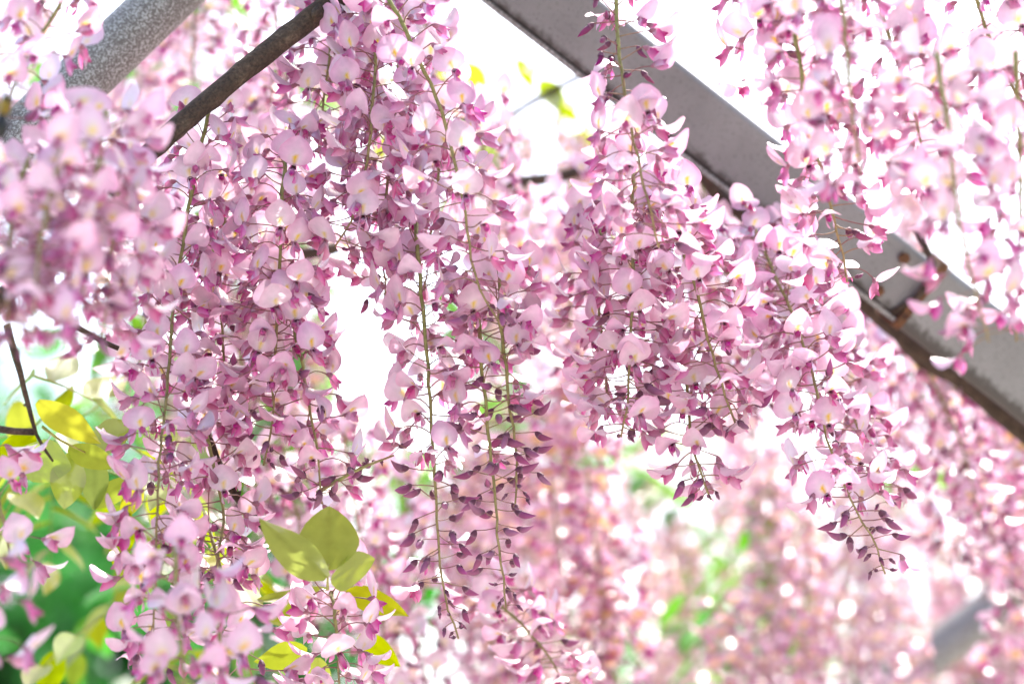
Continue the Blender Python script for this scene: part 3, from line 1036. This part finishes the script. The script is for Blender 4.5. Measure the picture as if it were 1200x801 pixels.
vine('thick dark brown vine branch slanting across in front of the flowers', [(470, -70, 2.02), (392, 0, 1.99), (330, 48, 1.97), (270, 96, 1.95), (205, 152, 1.93), (155, 198, 1.90), (100, 252, 1.86), (50, 305, 1.82), (-30, 380, 1.78)], 9.2, 7.2, 14, (0.2, 0.72, 0.83))
vine('dark twig behind the racemes with a thin pale side shoot', [(560, 222, 2.6), (606, 214, 2.6), (650, 208, 2.6), (690, 198, 2.6), (730, 196, 2.6)], 6.5, 7.0, 8, (0.7,))
vine('pale brown dry twig crossing the bright gap under the beam', [(560, 160, 2.75), (598, 135, 2.75), (640, 110, 2.75), (690, 84, 2.75), (740, 60, 2.8)], 4.0, 4.5, 8)
vine('short dark stub of twig behind the brown stemmed raceme', [(300, 306, 2.3), (345, 299, 2.3), (380, 294, 2.3), (410, 284, 2.32)], 5.0, 5.5, 8, (0.6,))
vine('thin dark twig ending in a tuft of bud scales', [(60, 368, 1.97), (92, 384, 1.95), (114, 397, 1.95), (130, 405, 1.95), (139, 408, 1.95)], 2.6, 2.0, 8, (0.8, 0.93, 0.97))
vine('brown shoot rising among the sunlit leaves', [(8, 380, 1.85), (22, 430, 1.85), (32, 470, 1.86), (44, 512, 1.87), (62, 540, 1.88)], 3.2, 1.0, 8, (0.6,))
vine('level brown twig meeting the shoot among the sunlit leaves', [(-30, 502, 1.87), (0, 502, 1.87), (22, 506, 1.87), (40, 506, 1.87)], 3.0, 2.8, 8)
vine('brown knotted twig slanting through the crowd of pale flowers', [(232, 470, 2.03), (248, 520, 2.0), (268, 568, 1.99), (284, 590, 1.99), (304, 612, 2.0), (340, 650, 2.02)], 3.0, 3.2, 8, (0.62, 0.66))
vine('shaded vine stem running under the beam', [(800, 165, 2.36), (850, 236, 2.36), (905, 268, 2.36), (980, 325, 2.37), (1060, 395, 2.38), (1120, 440, 2.38), (1180, 490, 2.38), (1260, 560, 2.4)], 9.0, 10.0, 10, (0.2, 0.5, 0.8))
vine('second shaded vine stem twisted along the beam', [(830, 210, 2.40), (870, 262, 2.42), (940, 300, 2.42), (1010, 340, 2.42), (1080, 420, 2.4), (1150, 455, 2.42), (1190, 500, 2.42)], 7.0, 9.0, 10, (0.4, 0.9))
vine('rust brown vine shoot crossing over the beam at the joint', [(1072, 265, 2.24), (1085, 290, 2.23), (1094, 318, 2.23), (1078, 345, 2.24), (1046, 366, 2.25)], 3.5, 3.0, 8)
vine('vine stem lying along the roof above the near racemes', [(-100, -150, 1.9), (200, -120, 1.95), (500, -110, 1.98), (800, -120, 1.9), (1100, -100, 1.8), (1300, -90, 1.75)], 9.0, 7.0, 10, (0.3, 0.6))

# ------------------------------------------------------------------ leaves
LG = (0.27, 0.36, 0.025)
LY = (0.40, 0.44, 0.03)


def leaflet_mesh(length, width, rng, colr, fold=0.25, curl=0.2, shape=0.85):
    mb = MB()
    nu, nv = 6, 9
    vs_, cs = [], []
    for j in range(nv + 1):
        v = j / nv
        w = width / 2 * max(0.02, math.sin(math.pi * min(1, 0.03 + 0.97 * v) ** shape) ** 0.9)
        if j == nv: w = width * 0.006
        for i in range(nu + 1):
            u = -1 + 2 * i / nu
            a = u * w
            z = fold * abs(a) - curl * length * v * v + 0.02 * length * math.sin(v * 9 + rng.random() * 0.3) * abs(u)
            vs_.append((v * length, a, z))
            vein = 0.88 if i == nu // 2 else 1.0
            cs.append(tuple(x * vein for x in colr))
    fs = [(j * (nu + 1) + i, j * (nu + 1) + i + 1, (j + 1) * (nu + 1) + i + 1, (j + 1) * (nu + 1) + i) for j in range(nv) for i in range(nu)]
    mb.add(vs_, fs, cs)
    return mb.mesh('leaflet', [M_LEAF])


LEAF_RNG = random.Random(41)
LEAFLETS = [leaflet_mesh(0.052, LEAF_RNG.uniform(0.021, 0.029), LEAF_RNG, mix(LG, LY, LEAF_RNG.random()), LEAF_RNG.uniform(0.1, 0.4), LEAF_RNG.uniform(0.05, 0.3)) for _ in range(6)]


def orient(d, up_hint):
    x = d.normalized()
    z = (up_hint - x * up_hint.dot(x)).normalized()
    y = z.cross(x)
    return Matrix((x, y, z)).transposed().to_4x4()


def leaf_spray_px(label, stalk, leaves, grp=None):
    """stalk: pixel path; leaves: (base px, base py, tip px, tip py, depth, width_ratio, tilt)"""
    P = [at(*p) for p in stalk]
    path, tot = smooth_path(P, 0.008)
    base = path[0].copy()
    root = empty('leaf_spray', base)
    tag(root, label, 'leaf', grp)
    rel = [p - base for p in path]
    link('stalk', stem_mb(rel, 1.3, 0.6, (0.33, 0.33, 0.08), (0.4, 0.36, 0.10), 6).mesh('stalk', [M_STEM]), root)
    for (bx, by, tx, ty, d, d2, wr, tilt) in leaves:
        a, b = at(bx, by, d), at(tx, ty, d2)
        L = (b - a).length
        m = leaflet_mesh(L, L * wr, LEAF_RNG, mix(LG, LY, LEAF_RNG.uniform(0.2, 0.9)), LEAF_RNG.uniform(0.05, 0.25), LEAF_RNG.uniform(0.0, 0.12), 0.8)
        nh = (-FWD + Vector((0, 0, 1)) * tilt[1] + RIGHT * tilt[0])
        M = Matrix.Translation(a - base) @ orient(b - a, nh)
        link('leaflet', m, root, M)
    return root


leaf_spray_px('spray of three broad yellow green leaflets with sun flecks', [(384, 690, 1.90), (384, 676, 1.87), (385, 660, 1.86)],
              [(385, 668, 386, 588, 1.86, 1.90, 0.74, (0.1, -0.5)), (383, 676, 302, 612, 1.86, 1.84, 0.48, (-0.2, -0.6)), (388, 678, 440, 655, 1.86, 1.9, 0.62, (0.2, -0.5))])
leaf_spray_px('lower spray of bright leaflets below the three broad ones', [(398, 690, 2.02), (405, 697, 2.02), (420, 700, 2.02)],
              [(405, 692, 478, 718, 2.02, 2.0, 0.40, (0.1, 0.6)), (395, 694, 296, 700, 2.03, 2.0, 0.24, (0.1, 0.9)), (350, 712, 310, 726, 2.03, 2.0, 0.7, (0, 0.3)), (360, 762, 298, 775, 2.0, 1.98, 0.55, (0, -0.3)), (420, 745, 470, 780, 2.05, 2.05, 0.5, (0, 0.4)), (372, 770, 376, 830, 2.03, 2.02, 0.5, (0.3, 0.2))])
leaf_spray_px('spray of sunlit yellow green leaflets beside the brown shoot', [(50, 500, 1.90), (70, 515, 1.92), (100, 530, 1.94)],
              [(44, 470, 118, 520, 1.90, 1.92, 0.42, (0.1, -0.6)), (60, 515, 36, 570, 1.92, 2.0, 0.5, (0.1, -0.5)), (80, 525, 140, 548, 1.94, 1.94, 0.5, (0.1, -0.5)), (84, 530, 74, 602, 1.96, 2.0, 0.44, (0.1, -0.4)), (110, 535, 112, 600, 1.98, 2.0, 0.46, (0.3, -0.3)), (100, 520, 160, 500, 2.0, 2.05, 0.5, (0.3, -0.3)), (150, 560, 108, 598, 2.0, 2.0, 0.5, (0.3, -0.3)), (40, 505, -10, 560, 2.0, 2.0, 0.5, (0.3, -0.3))])
leaf_spray_px('second sunlit spray among the bright leaves under the bee', [(40, 440, 2.15), (70, 450, 2.15), (110, 470, 2.15)],
              [(40, 440, 0, 470, 2.15, 2.2, 0.5, (0.2, 0.7)), (60, 446, 90, 410, 2.15, 2.2, 0.5, (0.2, 0.8)), (80, 455, 60, 500, 2.15, 2.2, 0.5, (0.2, 0.8)), (100, 464, 150, 440, 2.15, 2.2, 0.5, (0.2, 0.8)), (110, 470, 150, 500, 2.15, 2.2, 0.5, (0.2, 0.8)), (20, 470, 30, 540, 2.2, 2.2, 0.5, (0.2, 0.8))])
leaf_spray_px('single slim yellow leaf by the speckled pipe', [(215, -10, 2.5), (205, 2, 2.5), (200, 8, 2.5)], [(216, -14, 158, 36, 2.5, 2.5, 0.42, (0.2, -0.4)), (225, -18, 190, -40, 2.5, 2.5, 0.42, (0.2, -0.4))])
leaf_spray_px('hanging leaf behind the long raceme foot', [(150, 600, 2.0), (146, 615, 2.0), (142, 630, 2.0)], [(150, 600, 134, 668, 2.0, 2.0, 0.45, (0.2, -0.4)), (165, 570, 140, 610, 2.0, 2.0, 0.5, (0.2, -0.4))])


GREENS = [leaflet_mesh(0.052, LEAF_RNG.uniform(0.022, 0.03), LEAF_RNG, mix((0.09, 0.34, 0.05), (0.2, 0.42, 0.06), LEAF_RNG.random() ** 2), LEAF_RNG.uniform(0.1, 0.4), LEAF_RNG.uniform(0.05, 0.3)) for _ in range(6)]


def leaf_spray(label, grp, px, py, d, seed, n=9, scale=1.0, meshes=None):
    rng = random.Random(seed)
    base = at(px, py, d)
    root = empty('leaf_spray', base)
    tag(root, label, 'leaf', grp)
    L = 0.022 * n * scale
    dr = Vector((rng.uniform(-1, 1), rng.uniform(-1, 1), rng.uniform(-0.9, 0.1))).normalized()
    path, tot = smooth_path([Vector((0, 0, 0)), dr * L * 0.5 + Vector((0, 0, 0.01)), dr * L - Vector((0, 0, 0.03))], 0.01)
    link('stalk', stem_mb(path, 1.2, 0.5, (0.3, 0.32, 0.08), (0.35, 0.36, 0.10), 5).mesh('stalk', [M_STEM]), root)
    side = dr.cross(Vector((0, 0, 1))).normalized()
    for k in range(n):
        t = 0.3 + 0.7 * k / (n - 1)
        p = path[int(t * (len(path) - 1))]
        sg = 1 if k % 2 else -1
        dd = dr * (1.4 if k == n - 1 else 0.45) + side * sg * (0 if k == n - 1 else 1) + Vector((0, 0, rng.uniform(-0.6, 0.1)))
        M = Matrix.Translation(p) @ orient(dd, Vector((rng.uniform(-0.3, 0.3), rng.uniform(-0.3, 0.3), 1))) @ Matrix.Scale(scale * rng.uniform(0.8, 1.15), 4)
        link('leaflet', (meshes or LEAFLETS)[rng.randrange(6)], root, M)
    return root


for k, (px, py, d) in enumerate([(415, 335, 3.4), (440, 460, 3.4), (405, 470, 3.6), (330, 140, 3.0), (350, 120, 3.2), (260, 60, 3.1), (290, 160, 3.0), (380, 330, 3.2), (270, 400, 3.2), (290, 500, 3.0), (250, 600, 2.9), (280, 700, 2.8), (408, 318, 2.8), (432, 462, 2.8), (455, 325, 3.0), (265, 45, 2.8), (335, 125, 2.7)]):
    leaf_spray('blurred green leaf spray showing through gaps behind the racemes', 'green leaf sprays behind the racemes', px, py, d, 700 + k, 11, 1.3, GREENS)
for k, (px, py, d) in enumerate([(545, 12, 2.7), (585, 18, 2.8), (560, 50, 2.8), (690, 120, 3.0), (680, 150, 3.0), (640, 160, 3.0)]):
    leaf_spray('blurred yellow leaf spray in the bright gap beside the beam', 'yellow leaf sprays beside the beam', px, py, d, 760 + k, 7, 1.0)
for k in range(22):
    px, py, d = rngf.uniform(600, 1200), rngf.uniform(500, 780), rngf.uniform(2.9, 4.2)
    leaf_spray(far_label(px, 3.0).replace('large soft pink discs of a blurred raceme', 'blurred green leaf spray'), 'leaf sprays among the far racemes', px, py, d, 800 + k, 9, 1.15, GREENS)
for k, (px, py, d) in enumerate([(30, 460, 2.6), (90, 480, 2.7), (60, 540, 2.6), (120, 560, 2.5), (70, 470, 2.2), (40, 500, 2.2), (110, 500, 2.15), (90, 540, 2.2), (20, 540, 2.3), (120, 470, 2.3), (150, 700, 2.3), (250, 760, 2.4), (320, 790, 2.5), (220, 640, 2.5)]):
    leaf_spray('soft yellow green leaf spray lit through before the green trees', 'leaf sprays before the green trees', px, py, d, 860 + k, 9, 1.0)

# ------------------------------------------------------------------ trees beyond the pergola
def tree(label, px, d, height, rad, seed, colr, grp):
    rng = random.Random(seed)
    c = at(px, 500, d)
    base = Vector((c.x, c.y, 0))
    root = empty('tree', base)
    tag(root, label, 'tree', grp)
    mb = MB()
    tp, _ = smooth_path([Vector((0, 0, -0.1)), Vector((0.08, 0.05, height * 0.3)), Vector((-0.05, 0.1, height * 0.6)), Vector((0.05, 0, height * 0.85))], 0.25)
    n = len(tp)
    mb.tube(tp, [0.16 * (1 - 0.8 * i / (n - 1)) for i in range(n)], 9, (1, 1, 1), 0, True, 0.1)
    for k in range(9):
        a, h = rng.uniform(0, 6.28), height * rng.uniform(0.25, 0.75)
        dr = Vector((math.cos(a), math.sin(a), rng.uniform(0.3, 0.8)))
        b = Vector((0, 0.05, h))
        lp, _ = smooth_path([b, b + dr * rad * 0.4, b + dr * rad * 0.8 + Vector((0, 0, 0.1))], 0.25)
        m = len(lp)
        mb.tube(lp, [0.06 * (1 - 0.8 * i / (m - 1)) for i in range(m)], 6, (1, 1, 1), 0, False, 0.1)
    link('trunk', mb.mesh('trunk', [M_BARK]), root)
    cr = MB()
    clumps = []
    for k in range(46):
        a, rr, h = rng.uniform(0, 6.28), rad * math.sqrt(rng.random()), rng.uniform(0.12, 1.0)
        w = math.sin(math.pi * min(1, h * 0.85 + 0.12)) ** 0.6
        clumps.append((Vector((math.cos(a) * rr * w, math.sin(a) * rr * w, height * h)), rng.uniform(0.35, 0.7), rng.uniform(0.7, 1.25)))
    for (cc, cs, tn) in clumps:
        for q in range(130):
            p = cc + Vector((rng.gauss(0, 1), rng.gauss(0, 1), rng.gauss(0, 0.8))) * cs * 0.5
            if p.z < 0.3: continue
            s = rng.uniform(0.05, 0.10)
            Mq = Euler((rng.gauss(0, 0.6), rng.gauss(0, 0.6), rng.uniform(0, 6.28))).to_matrix()
            vs_ = [p + Mq @ Vector(v) * s for v in ((-1, 0, 0), (0, -0.5, 0.1), (1, 0, -0.1), (0, 0.5, 0.1))]
            cr.add(vs_, [(0, 1, 2, 3)], tuple(x * tn * rng.uniform(0.8, 1.2) for x in colr))
    link('crown', cr.mesh('crown', [M_TREELEAF], False), root)
    return root


GT = 'trees beyond the pergola'
tree('tall green tree seen blurred past the lone raceme tip', 20, 9.5, 3.65, 1.5, 1, (0.07, 0.32, 0.05), GT)
tree('green tree behind the foot of the long raceme', 230, 10.5, 3.7, 1.5, 2, (0.07, 0.32, 0.05), GT)
tree('green tree at the left side of the tall blurred one', -240, 11.0, 4.2, 1.7, 3, (0.07, 0.32, 0.05), GT)
tree('darker green tree glimpsed below the far diagonal brace', 1230, 10.5, 3.0, 1.3, 4, (0.07, 0.32, 0.05), GT)
tree('low green tree glimpsed among the far racemes', 800, 13.0, 3.3, 1.5, 5, (0.07, 0.32, 0.05), GT)

# ------------------------------------------------------------------ bees
def ellipsoid(mb, c, rx, ry, rz, n=12, m=8, M=None, mi=0, bump=0.0, seed=0):
    vs_, fs = [], []
    for j in range(m + 1):
        th = math.pi * j / m
        for k in range(n):
            an = 2 * math.pi * k / n
            p = Vector((rx * math.cos(th), ry * math.sin(th) * math.cos(an), rz * math.sin(th) * math.sin(an)))
            if bump:
                p *= 1 + bump * noise.noise(p * 900 + Vector((seed, 0, 0)))
            p += Vector(c)
            vs_.append(M @ p if M is not None else p)
    for j in range(m):
        for k in range(n):
            fs.append((j * n + k, j * n + (k + 1) % n, (j + 1) * n + (k + 1) % n, (j + 1) * n + k))
    mb.add(vs_, fs, (1, 1, 1), mi)


def bee(label, loc, M, s, banded):
    """local X from tail to head, Z the back"""
    root = empty('bee', loc)
    tag(root, label, 'bee')
    T = M.to_4x4() @ Matrix.Scale(s, 4)
    for nm, c, r, mat in (('abdomen', (-0.55, 0, 0), (0.55, 0.36, 0.34), M_BEE), ('thorax', (0.22, 0, 0.06), (0.34, 0.33, 0.32), M_FUZZ), ('head', (0.66, 0, -0.02), (0.17, 0.26, 0.22), M_BEE)):
        mb = MB()
        ellipsoid(mb, c, *r, 14, 10, None, 0, 0.05, 3)
        o = link(nm, mb.mesh(nm, [mat]), root, T)
        if banded and nm == 'abdomen':
            for xb in (-0.8, -0.6, -0.4):
                k = MB()
                hr = math.sqrt(max(0.02, 1 - ((xb + 0.55) / 0.55) ** 2))
                k.tube([Vector((xb - 0.05, 0, 0)), Vector((xb + 0.05, 0, 0))], [0.37 * hr, 0.37 * hr], 14, (1, 1, 1))
                link('band', k.mesh('band', [M_BAND]), o)
    for sg in (-1, 1):
        w = MB()
        vs_ = [Vector((0.25, sg * 0.2, 0.34))]
        for q in range(9):
            t = q / 8
            vs_.append(Vector((0.25 - 1.0 * math.sin(t * 1.5 + 0.1), sg * (0.25 + 0.75 * math.sin(math.pi * (0.2 + 0.75 * t)) * (1 - 0.4 * t)), 0.36 + 0.05 * t)))
        w.add(vs_, [(0, q + 1, q + 2) for q in range(8)], (1, 1, 1))
        link('wing', w.mesh('wing', [M_WING]), root, T)
        for xo in (0.4, 0.2, 0.0):
            l = MB()
            l.tube([Vector((xo, sg * 0.2, -0.18)), Vector((xo + 0.05, sg * 0.5, -0.22)), Vector((xo - 0.1, sg * 0.6, -0.5)), Vector((xo - 0.2, sg * 0.62, -0.62))], [0.05, 0.045, 0.035, 0.015], 6, (1, 1, 1))
            link('leg', l.mesh('leg', [M_BEE]), root, T)
        a = MB()
        a.tube([Vector((0.78, sg * 0.08, 0.08)), Vector((0.92, sg * 0.14, 0.16)), Vector((1.05, sg * 0.2, 0.08))], 0.018, 5, (1, 1, 1))
        link('antenna', a.mesh('antenna', [M_BEE]), root, T)
    return root


bee('large black bee with yellow thorax clinging to the blurred raceme', at(4, 133, 1.56), Euler((R(20), R(-82), R(10))).to_matrix(), 0.0165, False)
bee('small brown striped bee deep among the top flowers', at(497, 12, 2.0), Euler((R(160), R(38), R(20))).to_matrix(), 0.0058, True)

print('flowers', N_FLOWERS[0], 'objects', len(bpy.data.objects))
